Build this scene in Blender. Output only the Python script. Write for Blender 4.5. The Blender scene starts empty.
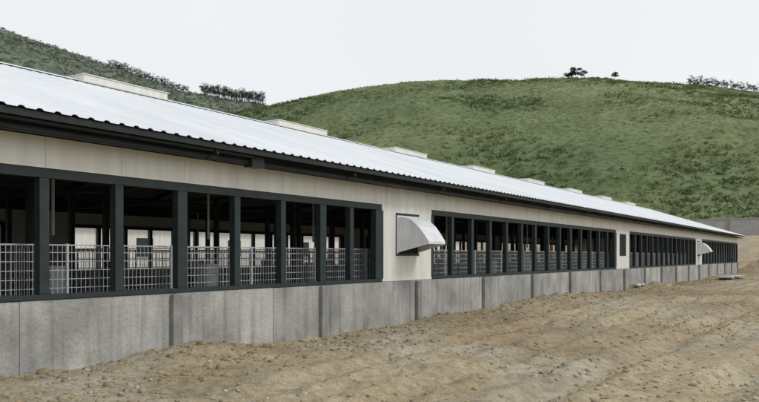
import bpy, math, random
import numpy as np
random.seed(4); rng=np.random.default_rng(7)
S=bpy.context.scene
AZ=math.radians(32.94); CAM=(0.0,-9.0,1.525)

# ---------------------------------------------------------------- materials
def mat(name, base, rough=0.8, var=None, scale=4.0, bump=0.0, bscale=30.0, metal=0.0, detail=5, mid=(0.35,0.65), attr=None, stretch=None):
    m=bpy.data.materials.new(name); m.use_nodes=True
    nt=m.node_tree; N=nt.nodes; L=nt.links
    b=N['Principled BSDF']; b.inputs['Roughness'].default_value=rough; b.inputs['Metallic'].default_value=metal
    b.inputs['Base Color'].default_value=(*base,1)
    b.inputs['Specular IOR Level'].default_value=0.3
    tc=N.new('ShaderNodeTexCoord'); vec=tc.outputs['Object']
    if stretch:
        mp=N.new('ShaderNodeMapping'); mp.inputs['Scale'].default_value=stretch; L.new(vec,mp.inputs[0]); vec=mp.outputs[0]
    col=None
    if var is not None:
        n=N.new('ShaderNodeTexNoise'); n.inputs['Scale'].default_value=scale; n.inputs['Detail'].default_value=detail; n.inputs['Roughness'].default_value=0.65
        L.new(vec,n.inputs['Vector'])
        r=N.new('ShaderNodeValToRGB'); r.color_ramp.elements[0].position=mid[0]; r.color_ramp.elements[1].position=mid[1]
        r.color_ramp.elements[0].color=(*base,1); r.color_ramp.elements[1].color=(*var,1)
        L.new(n.outputs['Fac'],r.inputs[0]); col=r.outputs[0]
        L.new(col,b.inputs['Base Color'])
    if attr:
        a=N.new('ShaderNodeAttribute'); a.attribute_name=attr
        if col:
            mx=N.new('ShaderNodeMix'); mx.data_type='RGBA'; mx.blend_type='MULTIPLY'; mx.inputs[0].default_value=1
            L.new(col,mx.inputs[6]); L.new(a.outputs['Color'],mx.inputs[7]); col=mx.outputs[2]
        else: col=a.outputs['Color']
        L.new(col,b.inputs['Base Color'])
    if bump>0:
        n2=N.new('ShaderNodeTexNoise'); n2.inputs['Scale'].default_value=bscale; n2.inputs['Detail'].default_value=5
        L.new(vec,n2.inputs['Vector'])
        bp=N.new('ShaderNodeBump'); bp.inputs['Strength'].default_value=bump; bp.inputs['Distance'].default_value=0.03
        L.new(n2.outputs['Fac'],bp.inputs['Height']); L.new(bp.outputs[0],b.inputs['Normal'])
    return m

def mulnoise(m, scale, lo, hi, stretch=None, mid=(0.4,0.6), detail=4, zgrad=None):
    """multiply the base colour by a noise ramp; zgrad=(slope,offset) adds slope*z+offset to the noise (grime that gathers low or high)"""
    nt=m.node_tree; N=nt.nodes; L=nt.links; b=N['Principled BSDF']
    src=b.inputs['Base Color'].links[0].from_socket if b.inputs['Base Color'].links else None
    tc=N.new('ShaderNodeTexCoord'); mp=N.new('ShaderNodeMapping'); L.new(tc.outputs['Object'],mp.inputs[0])
    if stretch: mp.inputs['Scale'].default_value=stretch
    n=N.new('ShaderNodeTexNoise'); n.inputs['Scale'].default_value=scale; n.inputs['Detail'].default_value=detail
    L.new(mp.outputs[0],n.inputs['Vector']); fac=n.outputs['Fac']
    if zgrad:
        sp=N.new('ShaderNodeSeparateXYZ'); L.new(tc.outputs['Object'],sp.inputs[0])
        ma=N.new('ShaderNodeMath'); ma.operation='MULTIPLY_ADD'; ma.inputs[1].default_value=zgrad[0]; ma.inputs[2].default_value=zgrad[1]
        L.new(sp.outputs[2],ma.inputs[0]); ad=N.new('ShaderNodeMath'); ad.operation='ADD'; L.new(fac,ad.inputs[0]); L.new(ma.outputs[0],ad.inputs[1]); fac=ad.outputs[0]
    r=N.new('ShaderNodeValToRGB'); r.color_ramp.elements[0].position=mid[0]; r.color_ramp.elements[1].position=mid[1]
    lo=lo if isinstance(lo,tuple) else (lo,)*3; hi=hi if isinstance(hi,tuple) else (hi,)*3
    r.color_ramp.elements[0].color=(*lo,1); r.color_ramp.elements[1].color=(*hi,1)
    L.new(fac,r.inputs[0])
    mx=N.new('ShaderNodeMix'); mx.data_type='RGBA'; mx.blend_type='MULTIPLY'; mx.inputs[0].default_value=1
    if src: L.new(src,mx.inputs[6])
    else: mx.inputs[6].default_value=b.inputs['Base Color'].default_value
    L.new(r.outputs[0],mx.inputs[7]); L.new(mx.outputs[2],b.inputs['Base Color'])

M_conc=mat('concrete',(0.33,0.33,0.31),0.9,(0.47,0.465,0.44),0.9,0.5,14,mid=(0.34,0.64),attr='tint')
mulnoise(M_conc,0.9,0.74,1.04,stretch=(1.3,1.3,1.0),mid=(0.36,0.56),detail=7)
mulnoise(M_conc,1.5,0.80,1.03,stretch=(4.0,4.0,.25),mid=(0.38,0.5),detail=3)
mulnoise(M_conc,2.2,(.80,.74,.64),(1,1,1),mid=(0.42,0.56),detail=5,zgrad=(0.55,0.05))
mulnoise(M_conc,30,0.88,1.02,mid=(0.35,0.55),detail=2)
M_concp=mat('plain_concrete',(0.33,0.33,0.315),0.9,(0.42,0.415,0.40),1.1,0.5,22)
M_pil=mat('concrete_pilaster',(0.21,0.21,0.20),0.9,(0.31,0.31,0.295),3,0.4,30)
mulnoise(M_pil,2.2,(.80,.76,.68),(1,1,1),mid=(0.42,0.56),detail=5,zgrad=(0.5,0.05))
M_panel=mat('white_sandwich_panel',(0.72,0.72,0.66),0.5,(0.78,0.775,0.72),0.8)
mulnoise(M_panel,1.0,0.92,1.02,stretch=(5,5,0.4))
M_roof=mat('roof_sheet_metal',(0.66,0.70,0.73),0.45,(0.75,0.78,0.80),0.5,stretch=(1.5,0.2,1))
mulnoise(M_roof,1.0,0.92,1.01,stretch=(1.2,0.25,1),mid=(.35,.6))
M_under=mat('roof_underside_shade',(0.10,0.11,0.11),0.8,(0.14,0.15,0.15),2)  # dark tone puts the shade beneath the roof into the colour
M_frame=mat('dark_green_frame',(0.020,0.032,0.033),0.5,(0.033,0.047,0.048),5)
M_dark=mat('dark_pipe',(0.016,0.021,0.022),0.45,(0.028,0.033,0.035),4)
M_galv=mat('galvanised_wire',(0.38,0.40,0.41),0.6,(0.50,0.52,0.53),5)
M_floor=mat('barn_floor',(0.10,0.10,0.09),0.9,(0.18,0.17,0.16),1.0)
M_hood=mat('hood_fibreglass',(0.70,0.72,0.75),0.35,(0.78,0.79,0.81),2)
mulnoise(M_hood,3,0.90,1.02,stretch=(2,2,.6))
M_sheet=mat('stacked_sheet_metal',(0.35,0.36,0.36),0.6,(0.55,0.55,0.54),2)
M_black=mat('fan_void',(0.008,0.009,0.01),0.7,(0.014,0.014,0.015),5)

# ---------------------------------------------------------------- mesh helpers
class MB:
    def __init__(s): s.v=[]; s.f=[]
    def box(s,x0,x1,y0,y1,z0,z1):
        n=len(s.v)
        s.v+=[(x0,y0,z0),(x1,y0,z0),(x1,y1,z0),(x0,y1,z0),(x0,y0,z1),(x1,y0,z1),(x1,y1,z1),(x0,y1,z1)]
        s.f+=[(n,n+3,n+2,n+1),(n+4,n+5,n+6,n+7),(n,n+1,n+5,n+4),(n+1,n+2,n+6,n+5),(n+2,n+3,n+7,n+6),(n+3,n,n+4,n+7)]
    def beam(s,a,b,w,h=None):
        h=h or w
        a=np.array(a,float); b=np.array(b,float); d=b-a; d/=np.linalg.norm(d)
        u=np.cross(d,(0,0,1)); 
        if np.linalg.norm(u)<1e-4: u=np.array((1.,0,0))
        u/=np.linalg.norm(u); v=np.cross(u,d)
        n=len(s.v)
        for p in (a,b):
            for su,sv in((-1,-1),(1,-1),(1,1),(-1,1)): s.v.append(tuple(p+u*su*w/2+v*sv*h/2))
        s.f+=[(n,n+1,n+2,n+3),(n+7,n+6,n+5,n+4)]+[(n+i,n+4+i,n+4+(i+1)%4,n+(i+1)%4) for i in range(4)]
    def tube(s,a,b,r,k=10,r2=None):
        r2=r if r2 is None else r2
        a=np.array(a,float); b=np.array(b,float); d=b-a; d/=np.linalg.norm(d)
        u=np.cross(d,(0.3,0.1,1)); u/=np.linalg.norm(u); v=np.cross(u,d); n=len(s.v)
        for p,rr in((a,r),(b,r2)):
            for i in range(k):
                t=2*math.pi*i/k; s.v.append(tuple(p+rr*(u*math.cos(t)+v*math.sin(t))))
        s.f+=[(n+i,n+(i+1)%k,n+k+(i+1)%k,n+k+i) for i in range(k)]
        s.f+=[tuple(n+i for i in range(k))[::-1],tuple(n+k+i for i in range(k))]
    def poly(s,pts):
        n=len(s.v); s.v+=[tuple(p) for p in pts]; s.f.append(tuple(range(n,n+len(pts))))
    def obj(s,name,m,parent=None,bevel=0,smooth=False,tints=None):
        me=bpy.data.meshes.new(name); me.from_pydata(s.v,[],s.f); me.update()
        o=bpy.data.objects.new(name,me); S.collection.objects.link(o); me.materials.append(m)
        if tints is not None:
            a=me.attributes.new('tint','FLOAT_COLOR','POINT'); c=np.ones((len(s.v),4),np.float32)
            c[:,:3]=np.repeat(np.array(tints),8)[:,None]; a.data.foreach_set('color',c.ravel())
        if parent: o.parent=parent
        if bevel:
            b=o.modifiers.new('b','BEVEL'); b.width=bevel; b.segments=2; b.limit_method='ANGLE'
        if smooth:
            for p in me.polygons: p.use_smooth=True
        return o
def empty(name,loc=(0,0,0)):
    e=bpy.data.objects.new(name,None); S.collection.objects.link(e); e.location=loc; e.empty_display_size=0.5; return e

def np_mesh(name,V,F,m,col=None,smooth=False,parent=None):
    me=bpy.data.meshes.new(name); k=F.shape[1]
    me.vertices.add(len(V)); me.vertices.foreach_set('co',V.astype(np.float32).ravel())
    me.loops.add(F.size); me.loops.foreach_set('vertex_index',F.astype(np.int32).ravel())
    me.polygons.add(len(F)); me.polygons.foreach_set('loop_start',np.arange(0,F.size,k,dtype=np.int32))
    me.polygons.foreach_set('loop_total',np.full(len(F),k,dtype=np.int32))
    if smooth: me.polygons.foreach_set('use_smooth',np.ones(len(F),dtype=bool))
    me.update(calc_edges=True)
    if col is not None:
        a=me.attributes.new('tint','FLOAT_COLOR','POINT')
        c=np.ones((len(V),4),np.float32); c[:,:3]=col; a.data.foreach_set('color',c.ravel())
    me.materials.append(m); me.validate()
    o=bpy.data.objects.new(name,me); S.collection.objects.link(o)
    if parent: o.parent=parent
    return o

def vn(x,y,seed=0):
    xi=np.floor(x); yi=np.floor(y); fx=x-xi; fy=y-yi
    fx=fx*fx*(3-2*fx); fy=fy*fy*(3-2*fy)
    def h(a,b):
        t=np.sin(a*127.1+b*311.7+seed*74.7)*43758.5453; return t-np.floor(t)
    return (h(xi,yi)*(1-fx)+h(xi+1,yi)*fx)*(1-fy)+(h(xi,yi+1)*(1-fx)+h(xi+1,yi+1)*fx)*fy
def fbm(x,y,o=4,seed=0):
    s=0;a=.5
    for i in range(o): s=s+a*(vn(x*2**i+seed*.37,y*2**i+seed*.71,seed+i*3)-.5); a*=.5
    return s*2

# ---------------------------------------------------------------- barn
X0=7.98-3.8*5; X1=7.98+3.8*17; W=15.0; ZC=0.94; ZO=2.69; ZP=3.10; EAVE=3.31; SL=0.323; OV=0.6
RIDGE=EAVE+SL*(W/2+OV)
segs=[(14.0+19.2*k,16.3+19.2*k) for k in(-1,0,1,2)]
def openings():
    o=[]; c=X0
    for a,b in segs:
        o.append((c,a)); c=b
    o.append((c,X1)); return o
def hood(parent,xa,xb,side,ybase,idx):
    prof=[(0,2.43),(0.18,2.425),(0.36,2.36),(0.54,2.21),(0.70,2.01),(0.80,1.86),(0.80,1.80)]
    bot=(0.0,1.60); m=MB()
    P=lambda x,p,z:(x,ybase-side*p,z)
    for i in range(len(prof)-1):
        (p0,z0),(p1,z1)=prof[i],prof[i+1]
        i0=0.10*p0; i1=0.10*p1
        m.poly([P(xa+i0,p0,z0),P(xa+i1,p1,z1),P(xb-i1,p1,z1),P(xb-i0,p0,z0)])
    for s,x in((1,xa),(-1,xb)):
        pts=[P(x+s*0.10*p,p,z) for p,z in prof]+[P(x,*bot)]
        m.poly(pts)
    o=m.obj('fan_hood_%d'%idx,M_hood,parent)
    so=o.modifiers.new('s','SOLIDIFY'); so.thickness=0.012; so.offset=0
    b=o.modifiers.new('b','BEVEL'); b.width=0.012; b.segments=2
    f=MB(); y0,y1=sorted((ybase-side*0.012,ybase-side*0.035))
    f.box(xa-0.035,xa,y0,y1,1.58,2.47); f.box(xb,xb+0.035,y0,y1,1.58,2.47); f.box(xa,xb,y0,y1,2.432,2.47)
    f.obj('hood_flange_%d'%idx,M_hood,parent)

def make_side(B,side,ybase,hoods):
    def Y(a,b): return tuple(sorted((ybase+side*a,ybase+side*b)))
    conc=MB(); pil=MB(); pan=MB(); fr=MB(); vo=MB(); tr=MB(); tints=[]
    k=X0; r=random.Random(3)
    while k<X1-0.1:
        cuts=[0]+([r.uniform(1.2,2.6)] if r.random()<.6 else [])+[3.8]
        for c0,c1 in zip(cuts[:-1],cuts[1:]):
            d=r.uniform(-0.008,0.006); zt=ZC+r.uniform(-0.004,0.004)
            conc.box(k+c0+0.003,k+c1-0.003,*Y(d,0.2),-0.6,zt); tints.append(r.uniform(.80,1.06))
        k+=3.8
    k=X0
    while k<X1+0.1:
        pil.box(k-0.10,k+0.10,*Y(-0.085,-0.0085),-0.6,ZC-0.012); k+=3.8
    pan.box(X0,X1,*Y(0,0.08),ZO,ZP)
    for a,b in segs: pan.box(a,b,*Y(0,0.08),ZC+0.008,ZO)
    for a,b in openings():
        fr.box(a,b,*Y(0.015,0.13),ZO-0.13,ZO-0.002)
        fr.box(a,b,*Y(-0.012,0.13),ZC+0.008,ZC+0.075)
        fr.box(a-0.02,a+0.10,*Y(-0.015,0.13),ZC+0.077,ZO-0.132)
        fr.box(b-0.28,b+0.03,*Y(-0.018,0.13),ZC+0.077,ZO-0.132) if b<X1-1 else fr.box(b-0.12,b,*Y(-0.018,0.13),ZC+0.077,ZO-0.132)
        if b<14.5 and b>0:
            ps=[12.85,11.85,10.62,9.40,8.16,6.96,5.78,4.56,3.35,2.1,0.9,-0.4,-1.6]
        else:
            n=max(1,round((b-a)/1.24)); ps=[a+(b-a)*i/n for i in range(1,n)]
        for p in ps:
            w=0.07
            if abs(((p-7.98+1.9)%3.8)-1.9)<0.25: w=0.10
            fr.box(p-w,p+w,*Y(0.02,0.15),ZC+0.077,ZO-0.132)
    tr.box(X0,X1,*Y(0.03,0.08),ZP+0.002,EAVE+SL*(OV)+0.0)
    for i,(a,b) in enumerate(segs):
        xa,xb=a+0.62,a+1.62
        fr.box(xa-0.04,xb+0.04,*Y(-0.012,-0.001),2.475,2.53); fr.box(xa-0.04,xb+0.04,*Y(-0.012,-0.001),1.53,1.58)
        fr.box(xa-0.04,xa+0.01,*Y(-0.012,-0.001),1.582,2.473); fr.box(xb-0.01,xb+0.04,*Y(-0.012,-0.001),1.582,2.473)
        vo.box(xa+0.01,xb-0.01,*Y(-0.006,-0.001),1.582,2.473)
        for q in range(9): vo.box(xa+0.02,xb-0.02,*Y(-0.011,-0.007),1.62+q*0.095,1.67+q*0.095)
        if i in hoods: hood(B,xa+0.02,xb-0.02,side,ybase,i+(1 if side>0 else 11))
    s='near' if side>0 else 'far'
    conc.obj('concrete_base_'+s,M_conc,B,0.007,tints=tints); pil.obj('pilasters_'+s,M_pil,B,0.01)
    pan.obj('wall_panels_'+s,M_panel,B); fr.obj('window_frames_'+s,M_frame,B,0.004); vo.obj('fan_louvres_'+s,M_black,B)
    tr.obj('eave_painted_shade_'+s,M_dark,B)  # dark strip above the panels; the eave's shade painted as colour
    j=MB()
    x=X0+1.2
    while x<X1:
        j.box(x-0.003,x+0.003,*Y(-0.002,-0.0005),ZO+0.01,ZP-0.01); x+=1.2
    j.obj('panel_joints_'+s,M_sheet,B)
    p=MB()
    p.tube((X0,ybase-side*0.34,3.11),(X1,ybase-side*0.34,3.11),0.05)
    p.tube((X0,ybase-side*0.46,3.20),(9.3,ybase-side*0.46,3.20),0.032)
    p.tube((9.3,ybase-side*0.46,3.20),(9.5,ybase-side*0.36,3.12),0.04)
    x=X0+0.4
    while x<X1:
        p.beam((x,ybase-side*0.02,3.13),(x,ybase-side*0.54,3.15),0.04,0.04)
        p.beam((x,ybase-side*0.50,3.12),(x,ybase-side*0.50,3.30),0.03)
        p.tube((x-0.06,ybase-side*0.34,3.11),(x+0.06,ybase-side*0.34,3.11),0.065); x+=3.8
    p.box(9.25,9.55,*Y(-0.46,-0.26),3.03,3.19)
    p.box(X0-0.25,X1+0.25,*Y(-0.565,-0.545),3.215,3.30)
    p.obj('eave_pipes_'+s,M_dark,B)

def make_roof(B):
    pitch=0.24; n=int((X1-X0+0.8)/pitch); xs=[];hs=[]
    for i in range(n):
        b=X0-0.4+i*pitch
        for dx,h in((0,0),(0.13,0),(0.16,0.024),(0.21,0.024)): xs.append(b+dx); hs.append(h)
    xs=np.array(xs);hs=np.array(hs); k=len(xs)
    for nm,sg in(('near',1),('far',-1)):
        ye=-OV if sg>0 else W+OV
        rows=[]
        for t in (0,0.33,0.66,1.0):
            y=ye+(W/2-ye)*t; z=EAVE+(RIDGE-EAVE)*t
            rows.append(np.stack([xs,np.full(k,y),z+hs],1))
        V=np.concatenate(rows); F=[]
        for r in range(3):
            a=np.arange(k-1)+r*k; F.append(np.stack([a,a+1,a+1+k,a+k],1))
        F=np.concatenate(F)
        if sg<0: F=F[:,::-1]
        np_mesh('roof_sheet_'+nm,V,F,M_roof,parent=B)
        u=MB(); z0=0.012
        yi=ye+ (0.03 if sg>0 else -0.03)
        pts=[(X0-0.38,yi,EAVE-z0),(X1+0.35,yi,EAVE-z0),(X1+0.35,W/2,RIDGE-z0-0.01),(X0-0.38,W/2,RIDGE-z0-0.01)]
        u.poly(pts[::-1]); u.obj('roof_painted_shade_'+nm,M_under,B)  # dark sheet below the roofing; the shade is painted in
    r=MB()
    for sg in(1,-1):
        y0=W/2; y1=W/2-sg*0.28
        r.poly([(X0-0.42,y1,RIDGE+0.045-0.28*SL),(X1+0.38,y1,RIDGE+0.045-0.28*SL),(X1+0.38,y0,RIDGE+0.055),(X0-0.42,y0,RIDGE+0.055)])
    r.obj('ridge_cap',M_roof,B)
    v=MB(); x=11.4-7.38*3
    while x<X1-3:
        if x>X0:
            v.box(x,x+2.65,W/2-0.36,W/2+0.36,RIDGE-0.06,RIDGE+0.12)
            v.box(x-0.03,x+2.68,W/2-0.39,W/2+0.39,RIDGE+0.122,RIDGE+0.145)
        x+=7.38
    v.obj('ridge_vents',M_panel,B,0.01)
    t=MB(); x=X0
    while x<X1+0.1:
        for sg in(1,-1):
            t.beam((x,W/2-sg*(W/2-0.2),EAVE+SL*OV-0.05),(x,W/2,RIDGE-0.14),0.08,0.18)
        t.beam((x,0.2,3.2),(x,W-0.2,3.2),0.07,0.12)
        for yy in (3.9,W/2-0.7,W/2+0.7,W-3.9):
            t.box(x-0.06,x+0.06,yy-0.06,yy+0.06,0.3,3.2)
        x+=3.8
    for q in range(1,6):
        for sg in(1,-1):
            d=q/6*(W/2+OV); y=-OV+d if sg>0 else W+OV-d
            t.beam((X0-0.3,y,EAVE+SL*d-0.05),(X1+0.3,y,EAVE+SL*d-0.05),0.05,0.06)
    t.obj('roof_trusses_and_columns',M_frame,B)
    g=MB()
    for x,s in((X0,-1),(X1,1)):
        a,b=sorted((x-s*0.02,x-s*0.12))
        A=[(0.1,ZC),(W-0.1,ZC),(W-0.1,EAVE+SL*OV-0.03),(W/2,RIDGE-0.03),(0.1,EAVE+SL*OV-0.03)]
        g.poly([(a,y,z) for y,z in A]); g.poly([(b,y,z) for y,z in A][::-1])
    g.obj('gable_walls',M_panel,B)
    c=MB()
    for x,s in((X0,-1),(X1,1)):
        a,b=sorted((x,x-s*0.18)); c.box(a,b,0.21,W-0.21,-0.6,ZC)
    c.box(X0+0.2,X1-0.2,0.21,W-0.21,-0.2,0.3)
    c.obj('barn_floor_slab',M_floor,B)

def make_pens(B):
    w=MB(); z0,z1=0.45,1.68
    def run(a,b,pitch=0.10,hz=(0.45,0.75,1.05,1.35,1.68),h=.0035):
        a=np.array(a);b=np.array(b); L=np.linalg.norm(b-a); n=int(L/pitch); d=(b-a)/L
        for i in range(n+1):
            p=a+d*i*pitch; w.box(p[0]-h,p[0]+h,p[1]-h,p[1]+h,z0,z1)
        for z in hz:
            t=0.012 if z in(0.45,1.68) else 0.006
            w.beam((a[0],a[1],z),(b[0],b[1],z),t*1.5)
    fine=tuple([0.45]+[0.45+.125*i for i in range(1,10)]+[1.68])
    run((X0+.3,0.42),(X1-.3,0.42),0.075,fine,.0032)
    for y in (6.6,8.4,14.58): run((X0+.3,y),(X1-.3,y),0.12,(0.45,.7,.95,1.2,1.45,1.68))
    x=X0+1.9
    while x<X1:
        run((x,0.5),(x,6.5),0.12,(0.45,.7,.95,1.2,1.45,1.68)); run((x,8.5),(x,14.5),0.2); x+=3.8
    w.obj('pen_mesh_railings',M_galv,B)
    f=MB(); x=X0+0.3
    while x<X1:
        for y in(0.42,6.6,8.4): f.box(x-0.018,x+0.018,y-0.018,y+0.018,0.3,1.70)
        x+=1.9
    f.obj('pen_posts',M_galv,B)
    h=MB(); x=X0+3.8
    while x<X1-2:
        for y in(3.2,11.6):
            h.tube((x,y,1.9),(x,y,3.1),0.03,6); h.tube((x,y,0.95),(x,y,1.35),0.22,12,0.24); h.tube((x,y,0.4),(x,y,0.95),0.10,12,0.22)
        x+=3.8
    h.tube((X0+1,3.2,3.12),(X1-1,3.2,3.12),0.035,8)
    h.obj('feeders',M_hood,B)

B=empty('livestock_barn'); make_side(B,1,0.0,{0,1,3}); make_side(B,-1,W,{0,1,2,3}); make_roof(B); make_pens(B)

B_added=empty('livestock_barn')  # neighbouring barn, added so its white wall brightens the far openings
m=MB(); m.box(X0,X1,27,27.1,0.9,3.6); m.box(X0,X1,41,41.1,0.9,3.6)
m.poly([(X0,27.1,.9),(X0,41,.9),(X0,41,3.6),(X0,34,5.9),(X0,27.1,3.6)]); m.poly([(X1,27.1,.9),(X1,41,.9),(X1,41,3.6),(X1,34,5.9),(X1,27.1,3.6)])
m.obj('wall_panels',M_panel,B_added)
m=MB(); m.box(X0,X1,26.98,27.15,-0.5,0.9); m.box(X0,X1,40.95,41.12,-0.5,0.9); m.obj('concrete_base',M_concp,B_added)
m=MB(); m.poly([(X0-.4,26.4,3.4),(X1+.4,26.4,3.4),(X1+.4,34.05,5.95),(X0-.4,34.05,5.95)]); m.poly([(X0-.4,34.05,5.95),(X1+.4,34.05,5.95),(X1+.4,41.7,3.4),(X0-.4,41.7,3.4)])
m.obj('roof_sheet',M_roof,B_added)
m=MB(); x=X0+2
while x<X1-3: m.box(x,x+1.2,26.96,26.995,1.5,2.6); x+=7.6
m.obj('windows',M_frame,B_added)

# ---------------------------------------------------------------- ground
def gz(x,y):
    z=0.05*fbm(x*.25,y*.25,3,1)+0.0*x
    near=np.clip(1-np.abs(y+6)/20,0,1)*np.clip(1-(np.abs(x-25)/75),0,1)
    patch=np.clip(vn(x*.22,y*.3,44)*2.2-.5,0.12,1)
    z=z+near*(0.12*fbm(x*.8,y*.8,3,5)+patch*(0.11*fbm(x*2.6,y*2.6,4,11)+0.05*np.abs(fbm(x*6,y*6,3,17))))
    z=z-0.09
    berm=np.exp(-((y+0.2)/0.85)**2)*np.clip(vn(x*.5,y*.2,21)*1.7-.5,0,1)
    z=z+np.where((y<0.3)&(x<74),berm*(0.24+.12*fbm(x*3,y*3,3,60)),0)
    for yy,ph in((-3.4,0),(-5.1,0.2),(-6.6,1.9),(-8.2,2.1)):
        q=(y-yy-0.7*np.sin(x*.06+ph)-.02*x)
        z=z-near*(0.12*np.exp(-(q/0.24)**2)-0.06*np.exp(-((np.abs(q)-.42)/0.16)**2))*np.clip(vn(x*.15,y*.1,50)*2.2-.1,0,1)
    t=np.clip((x-80-3*fbm(y*.05,x*.05,2,3))/20,0,1); t=t*t*(3-2*t)
    z=z+t*(4.3+0.5*fbm(x*.15,y*.15,3,8))
    inside=((x>X0)&(x<X1)&(y>0.1)&(y<W-.1)); z=np.where(inside,-0.3,z)
    return z
def axis(parts):
    return np.concatenate([np.arange(a,b,s) for a,b,s in parts])
g=np.array([20*1.35**i for i in range(18)])
xs=np.concatenate([(-12-g)[::-1],axis([(-12,3,.5),(3,24,.05),(24,60,.12),(60,115,.6)]),115+g])
ys=np.concatenate([(-22-g)[::-1],axis([(-22,-9,.4),(-9,0.3,.06),(0.3,60,1.5)]),60+g])
X,Y=np.meshgrid(xs,ys); Z=gz(X,Y); nx,ny=len(xs),len(ys)
V=np.stack([X.ravel(),Y.ravel(),Z.ravel()],1)
i=np.arange(nx-1)[None,:]+np.arange(ny-1)[:,None]*nx; i=i.ravel()
F=np.stack([i,i+1,i+1+nx,i+nx],1)
M_soil=mat('bare_soil',(0.275,0.222,0.132),0.95,(0.44,0.378,0.255),0.5,1.0,22,mid=(0.28,0.68),detail=9)
mulnoise(M_soil,7,0.74,1.06,mid=(0.35,0.6),detail=6)
mulnoise(M_soil,0.14,(0.80,0.73,0.66),(1.04,1.03,1.02),mid=(0.40,0.56),detail=7)
mulnoise(M_soil,0.23,(1,1,1),(0.95,1.02,1.16),mid=(0.5,0.62),detail=5,stretch=(1,2,1))
mulnoise(M_soil,50,0.80,1.08,mid=(0.4,0.55),detail=3)
np_mesh('ground',V,F,M_soil,smooth=True)

# ---------------------------------------------------------------- stones & clods
def ico():
    t=(1+5**.5)/2
    v=np.array([(-1,t,0),(1,t,0),(-1,-t,0),(1,-t,0),(0,-1,t),(0,1,t),(0,-1,-t),(0,1,-t),(t,0,-1),(t,0,1),(-t,0,-1),(-t,0,1)],float)/1.9
    f=np.array([(0,11,5),(0,5,1),(0,1,7),(0,7,10),(0,10,11),(1,5,9),(5,11,4),(11,10,2),(10,7,6),(7,1,8),(3,9,4),(3,4,2),(3,2,6),(3,6,8),(3,8,9),(4,9,5),(2,4,11),(6,2,10),(8,6,7),(9,8,1)])
    return v,f
iv,iff=ico()
def scatter_lumps(name,P,size,cols,m):
    n=len(P); sc=size[:,None]*rng.uniform(.6,1.3,(n,3)); sc[:,2]*=.7
    V=iv[None]*rng.uniform(.7,1.25,(n,12,1))*sc[:,None,:]
    a=rng.uniform(0,6.28,n); c,s=np.cos(a)[:,None],np.sin(a)[:,None]
    x=V[:,:,0]*c-V[:,:,1]*s; y=V[:,:,0]*s+V[:,:,1]*c; V[:,:,0]=x; V[:,:,1]=y
    V+=P[:,None,:]; F=(iff[None]+np.arange(n)[:,None,None]*12).reshape(-1,3)
    return np_mesh(name,V.reshape(-1,3),F,m,col=np.repeat(cols,12,0))
n=44000
u=rng.random(n); px=2+48*u**1.3; py=-0.05-11*rng.random(n)
keep=(vn(px*.5,py*.5,31)*.7+.3*vn(px*.22,py*.3,44)+.6*rng.random(n))>.68; px,py=px[keep],py[keep]; n=len(px)
sz=0.006+0.040*rng.random(n)**5.5
P=np.stack([px,py,gz(px,py)+sz*.1],1)
b=rng.uniform(.65,1.2,n)[:,None]; cols=np.where(rng.random(n)[:,None]<.2,np.array([[.47,.44,.37]]),np.array([[.38,.315,.205]]))*b
M_st=mat('stones',(1,1,1),0.95,(0.75,0.75,0.75),12,attr='tint',detail=2)
scatter_lumps('loose_stones',P,sz,cols,M_st)
n=3000; px=3+60*rng.random(n)**1.4; py=-0.1-np.abs(rng.normal(0,1.1,n)); sz=.015+.07*rng.random(n)**4.5
scatter_lumps('soil_clods',np.stack([px,py,gz(px,py)],1),sz,np.array([[.35,.28,.175]])*rng.uniform(.7,1.15,n)[:,None],M_st)

# ---------------------------------------------------------------- hills
def sky_near(a):
    return np.interp(a,[-60,-30,-10,5.7,9.5,12.8,16.3,19.2,27.5,31.3,36,39.8,42.9,46.6,60,80,110,150],
        [.05,.10,.165,.1976,.2125,.2214,.231,.2343,.2374,.2357,.2246,.2085,.1955,.176,.12,.09,.07,.05])
def sky_far(a):
    return np.interp(a,[-20,20,36,39.3,41.8,44,48.1,52.3,56.3,60.1,75,95,130,170],
        [.05,.10,.165,.19,.2035,.2074,.2171,.2402,.2587,.2748,.31,.28,.2,.1])
def hill_z(a,r,sky,R0,R,amp,seed):
    ar=np.radians(a); x=CAM[0]+r*np.cos(ar); y=CAM[1]+r*np.sin(ar)
    s=(r-R0)/(R-R0); sc=np.clip(s,0,1)
    H=sky(a)*R+1.5
    z=-1+(H+1)*(sc*(1+.22*(1-sc)))
    z=z+amp*fbm(x/60,y/60,4,seed)*np.sin(np.pi*sc)**.8
    z=z-amp*.35*np.abs(fbm(a/5.0+.4*fbm(x/50,y/50,2,5),r/260,3,seed+4))*np.sin(np.pi*sc)
    z=z+amp*.08*fbm(x/9,y/9,3,seed+9)*np.clip(sc*6,0,1)
    z=z-np.clip(s-1,0,9)**1.5*H*1.2
    return x,y,z
def hill(name,sky,R0,R,amp,seed,m,a0,a1,na,nr):
    A=np.linspace(a0,a1,na); Rr=np.linspace(R0-10,R*1.35,nr); A,Rr=np.meshgrid(A,Rr)
    x,y,z=hill_z(A,Rr,sky,R0,R,amp,seed)
    i=(np.arange(na-1)[None,:]+np.arange(nr-1)[:,None]*na).ravel()
    return np_mesh(name,np.stack([x.ravel(),y.ravel(),z.ravel()],1),np.stack([i,i+na,i+1+na,i+1],1),m,smooth=True)
M_hill=mat('hillside_scrub_hazed',(0.112,0.146,0.062),0.95,(0.185,0.218,0.105),0.03,mid=(.35,.65),detail=8)  # scrub green, desaturated so slight haze sits in the colour
mulnoise(M_hill,0.5,0.70,1.08,mid=(.36,.58),detail=6)
mulnoise(M_hill,0.012,(.74,.82,.78),(1.06,1.03,1.0),mid=(.42,.6),detail=4)
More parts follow.
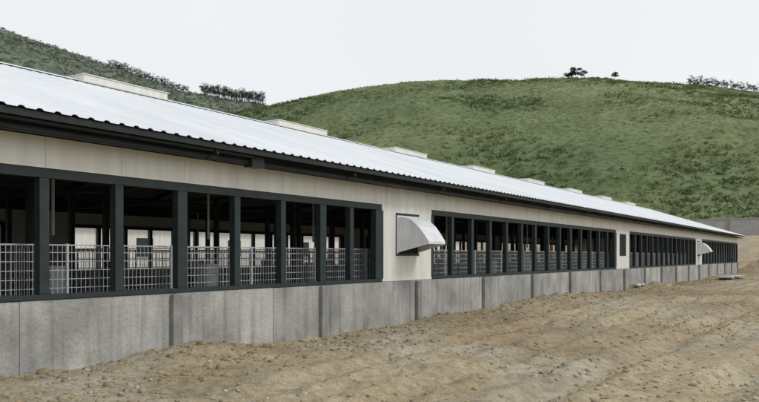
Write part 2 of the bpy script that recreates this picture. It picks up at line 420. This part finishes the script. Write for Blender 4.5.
M_hill2=mat('far_scrub_hazed',(0.105,0.135,0.095),0.95,(0.155,0.185,0.13),0.02,mid=(.35,.65),detail=8)  # duller, bluer scrub green: distance haze mixed into the colour
mulnoise(M_hill2,0.15,0.68,1.08,mid=(.4,.58),detail=6)
hill('hill',sky_near,125,330,9,2,M_hill,-60,110,500,120)
hill('hill',sky_far,360,700,14,6,M_hill2,10,130,400,90)

def leaf_clumps(name,P,size,cols,m,nf=24,zs=.75,leaf=.42):
    n=len(P)
    d=rng.normal(size=(n,nf,3)); d/=np.linalg.norm(d,axis=2,keepdims=True); d[:,:,2]=np.abs(d[:,:,2])*1.0
    rad=rng.uniform(.45,1.0,(n,nf,1)); C=d*rad; C[:,:,2]*=zs
    t=rng.normal(size=(n,nf,3,3)); t/=np.linalg.norm(t,axis=3,keepdims=True)
    V=(C[:,:,None,:]+t*leaf*rng.uniform(.6,1.3,(n,nf,1,1)))*size[:,None,None,None]
    V+=P[:,None,None,:]
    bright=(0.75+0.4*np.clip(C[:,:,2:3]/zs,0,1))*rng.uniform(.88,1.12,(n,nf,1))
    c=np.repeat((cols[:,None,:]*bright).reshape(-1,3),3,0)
    V=V.reshape(-1,3); F=np.arange(len(V)).reshape(-1,3)
    return np_mesh(name,V,F,m,col=c)
M_leaf=bpy.data.materials.new('shrub_leaves'); M_leaf.use_nodes=True
_n=M_leaf.node_tree; _b=_n.nodes['Principled BSDF']; _b.inputs['Roughness'].default_value=.9; _b.inputs['Specular IOR Level'].default_value=.1
_a=_n.nodes.new('ShaderNodeAttribute'); _a.attribute_name='tint'; _n.links.new(_a.outputs['Color'],_b.inputs['Base Color'])
_t=_n.nodes.new('ShaderNodeBsdfTranslucent'); _n.links.new(_a.outputs['Color'],_t.inputs['Color'])
_m=_n.nodes.new('ShaderNodeMixShader'); _m.inputs[0].default_value=.35; _n.links.new(_b.outputs[0],_m.inputs[1]); _n.links.new(_t.outputs[0],_m.inputs[2])
_n.links.new(_m.outputs[0],_n.nodes['Material Output'].inputs['Surface'])
n=36000
a=rng.uniform(0,52,n); r=np.sqrt(rng.uniform(135**2,338**2,n))
dens=fbm(a*.8,r*.08,4,14); k=(dens+rng.uniform(-.2,.9,n))>0; a,r=a[k],r[k]
x,y,z=hill_z(a,r,sky_near,125,330,9,2)
n=len(x)
thick=np.clip(.5+2.2*fbm(x/28,y/28,4,33),0,1)      # scrub thickets versus grass
sz=(.28+.65*rng.random(n)**2)*(0.75+.8*thick)
w=np.clip(rng.random(n)*.45+.75*(1-thick)+.1,0,1)[:,None]
cols=np.array([[.100,.140,.055]])*(1-w)+np.array([[.245,.285,.128]])*w
dk=rng.random(n)<(.03+.14*thick); cols[dk]=np.array([.070,.100,.048])
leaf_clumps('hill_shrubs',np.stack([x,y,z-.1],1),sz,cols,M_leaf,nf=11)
n=7000
a=rng.uniform(38,64,n); r=np.sqrt(rng.uniform(480**2,706**2,n)); x,y,z=hill_z(a,r,sky_far,360,700,14,6)
w=rng.random(n)[:,None]; cols=np.array([[.085,.12,.08]])*(1-w)+np.array([[.16,.195,.125]])*w  # far shrub greens carry the painted haze too
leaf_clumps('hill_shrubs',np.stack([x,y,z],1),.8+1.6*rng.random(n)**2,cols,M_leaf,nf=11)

M_bark=mat('bark',(0.09,0.075,0.06),0.9,(0.14,0.12,0.10),5)
def trees(name,az_list,Rr,sky,args,hmin,hmax,cw,col,trunk=.5,nf=90,leaf=.085):
    root=empty(name); t=MB(); PV=[];PC=[]
    for a in az_list:
        r=Rr+random.uniform(-4,2)
        x,y,z=[float(q[0]) for q in hill_z(np.array([a]),np.array([float(r)]),sky,*args)]
        h=random.uniform(hmin,hmax); w=cw*random.uniform(.75,1.2)
        top=(x+random.uniform(-.3,.3),y+random.uniform(-.3,.3),z+h*.8)
        t.tube((x,y,z-.5),top,h*.022+.03,6,h*.008+.01)
        clumps=[]
        for q in range(7):
            an=random.uniform(0,6.28); f=random.uniform(trunk,.95); rr=w*.5*random.uniform(.3,1)*(1.1-abs(f-.65))
            c=(x+rr*math.cos(an),y+rr*math.sin(an),z+h*f); clumps.append(c)
            t.tube((x,y,z+h*f*.75),c,h*.008+.015,4,.015)
        for c in clumps:
            k=nf//7; d=rng.normal(size=(k,3)); d/=np.linalg.norm(d,axis=1,keepdims=True); d*=rng.uniform(.2,1,(k,1))**.6
            C=np.array(c)+d*np.array([w*.27,w*.27,h*.13])
            tt=rng.normal(size=(k,3,3)); tt/=np.linalg.norm(tt,axis=2,keepdims=True)
            PV.append((C[:,None,:]+tt*w*leaf).reshape(-1,3))
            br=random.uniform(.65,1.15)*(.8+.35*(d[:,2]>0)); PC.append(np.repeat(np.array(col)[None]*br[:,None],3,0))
    t.obj('trunks_and_limbs',M_bark,root)
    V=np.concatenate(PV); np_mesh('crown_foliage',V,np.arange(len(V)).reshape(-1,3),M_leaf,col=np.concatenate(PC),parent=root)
NA=(125,330,9,2); FA=(360,700,14,6)
random.seed(11)
trees('broadleaf_tree',[18.35],328,sky_near,NA,4.4,4.6,5.2,(.045,.07,.035),trunk=.3,nf=560,leaf=.08)
trees('broadleaf_tree',[17.65],328,sky_near,NA,3.9,4.1,4.8,(.045,.07,.035),trunk=.3,nf=560,leaf=.08)
trees('broadleaf_tree',[15.25],328,sky_near,NA,3.6,3.8,3.0,(.045,.07,.035),trunk=.4,nf=420,leaf=.09)
trees('distant_eucalyptus_row',[41.9+4.6*(i+random.uniform(-.4,.4))/80 for i in range(80)],697,sky_far,FA,8,13,5.6,(.075,.10,.075),trunk=.3,nf=180)
trees('distant_eucalyptus_row',[47.5+5.7*(i+random.uniform(-.4,.4))/64 for i in range(64)],697,sky_far,FA,3.5,7.5,5.0,(.075,.10,.075),trunk=.2,nf=140)
trees('distant_tree_row',[3+7.3*(i+random.uniform(-.4,.4))/66 for i in range(66)],328,sky_near,NA,2.0,4.0,2.5,(.06,.085,.05),trunk=.25,nf=140)

# ---------------------------------------------------------------- retaining wall + yard clutter
RW=empty('retaining_wall'); m=MB(); c=MB()
y=-60
while y<70:
    m.box(104,104.4,y+.01,y+4.99,3.0,6.25); c.box(103.85,104.5,y-.18,y+.18,3.0,6.5); y+=5
m.obj('wall_bays',M_concp,RW); c.obj('piers',M_pil,RW)
m=MB(); m.box(103.9,104.45,-60,70,6.252,6.37); m.obj('coping',M_concp,RW)

r=random.Random(5)
m=MB()
for i in range(4):
    x=54+r.uniform(-.5,.5); y=-1.6+r.uniform(-.15,.15); m.beam((x,y,0.0+.045*i),(x+3.6,y-.2+r.uniform(-.4,.4),0.02+.05*i),.9,.03)
m.obj('metal_sheet_stack',M_sheet,None)
SK=empty('cement_sacks')
for i,(x,y,s) in enumerate([(35.3,-.45,.22),(35.9,-.5,.18)]):
    v=iv*np.array([s*1.5,s*.8,s*.55]); o=np_mesh('sack_%d'%i,v+np.array([x,y,float(gz(np.array([x]),np.array([y]))[0])+.08]),iff,M_sheet,smooth=True,parent=SK)
    sb=o.modifiers.new('s','SUBSURF'); sb.levels=2; sb.render_levels=2
A=np.linspace(-1,1,60); gx,gy=np.meshgrid(A,A); rr=np.sqrt(gx**2+gy**2)
zz=np.clip(1-rr,0,1)**.8*1.6*(1+.5*fbm(gx*3,gy*3,4,2))-.15
i=(np.arange(59)[None,:]+np.arange(59)[:,None]*60).ravel()
np_mesh('earth_mound',np.stack([(78+gx*3.5).ravel(),(-1.9+gy*3).ravel(),zz.ravel()],1),np.stack([i,i+1,i+61,i+60],1),M_soil,smooth=True)

# ---------------------------------------------------------------- light
w=bpy.data.worlds.new('World'); S.world=w; w.use_nodes=True; N=w.node_tree.nodes; L=w.node_tree.links
bg=N['Background']; sk=N.new('ShaderNodeTexSky'); sk.sky_type='NISHITA'; sk.sun_disc=False
EL=math.radians(46); SA=math.radians(-75)
sk.sun_elevation=EL; sk.sun_rotation=math.pi/2-SA
sk.air_density=1.0; sk.dust_density=4.0
hs=N.new('ShaderNodeHueSaturation'); hs.inputs['Saturation'].default_value=0.15; hs.inputs['Value'].default_value=1
L.new(sk.outputs[0],hs.inputs['Color'])
tc=N.new('ShaderNodeTexCoord'); nz=N.new('ShaderNodeTexNoise'); nz.inputs['Scale'].default_value=1.6; nz.inputs['Detail'].default_value=3; L.new(tc.outputs['Generated'],nz.inputs['Vector'])
cr=N.new('ShaderNodeValToRGB'); cr.color_ramp.elements[0].position=.3; cr.color_ramp.elements[1].position=.7
cr.color_ramp.elements[0].color=(8.8,9.0,9.4,1); cr.color_ramp.elements[1].color=(9.5,9.6,9.8,1); L.new(nz.outputs['Fac'],cr.inputs[0])
mx=N.new('ShaderNodeMix'); mx.data_type='RGBA'; mx.inputs[0].default_value=.9
L.new(hs.outputs[0],mx.inputs[6]); L.new(cr.outputs[0],mx.inputs[7]); L.new(mx.outputs[2],bg.inputs[0]); bg.inputs[1].default_value=0.1
sd=bpy.data.lights.new('sun','SUN'); sd.energy=1.25; sd.angle=math.radians(14); sd.color=(1,.98,.95)
so=bpy.data.objects.new('sun',sd); S.collection.objects.link(so)
from mathutils import Vector
d=Vector((math.cos(EL)*math.cos(SA),math.cos(EL)*math.sin(SA),math.sin(EL))); so.rotation_euler=d.to_track_quat('Z','Y').to_euler()
cd=bpy.data.cameras.new('camera'); co=bpy.data.objects.new('camera',cd); S.collection.objects.link(co)
co.location=CAM; co.rotation_euler=(math.radians(90),0,AZ-math.pi/2); cd.lens=35; cd.sensor_width=36; cd.shift_y=55/759
cd.clip_end=8000; cd.clip_start=.1; S.camera=co
S.view_settings.view_transform='Standard'; S.view_settings.look='None'; S.view_settings.exposure=0
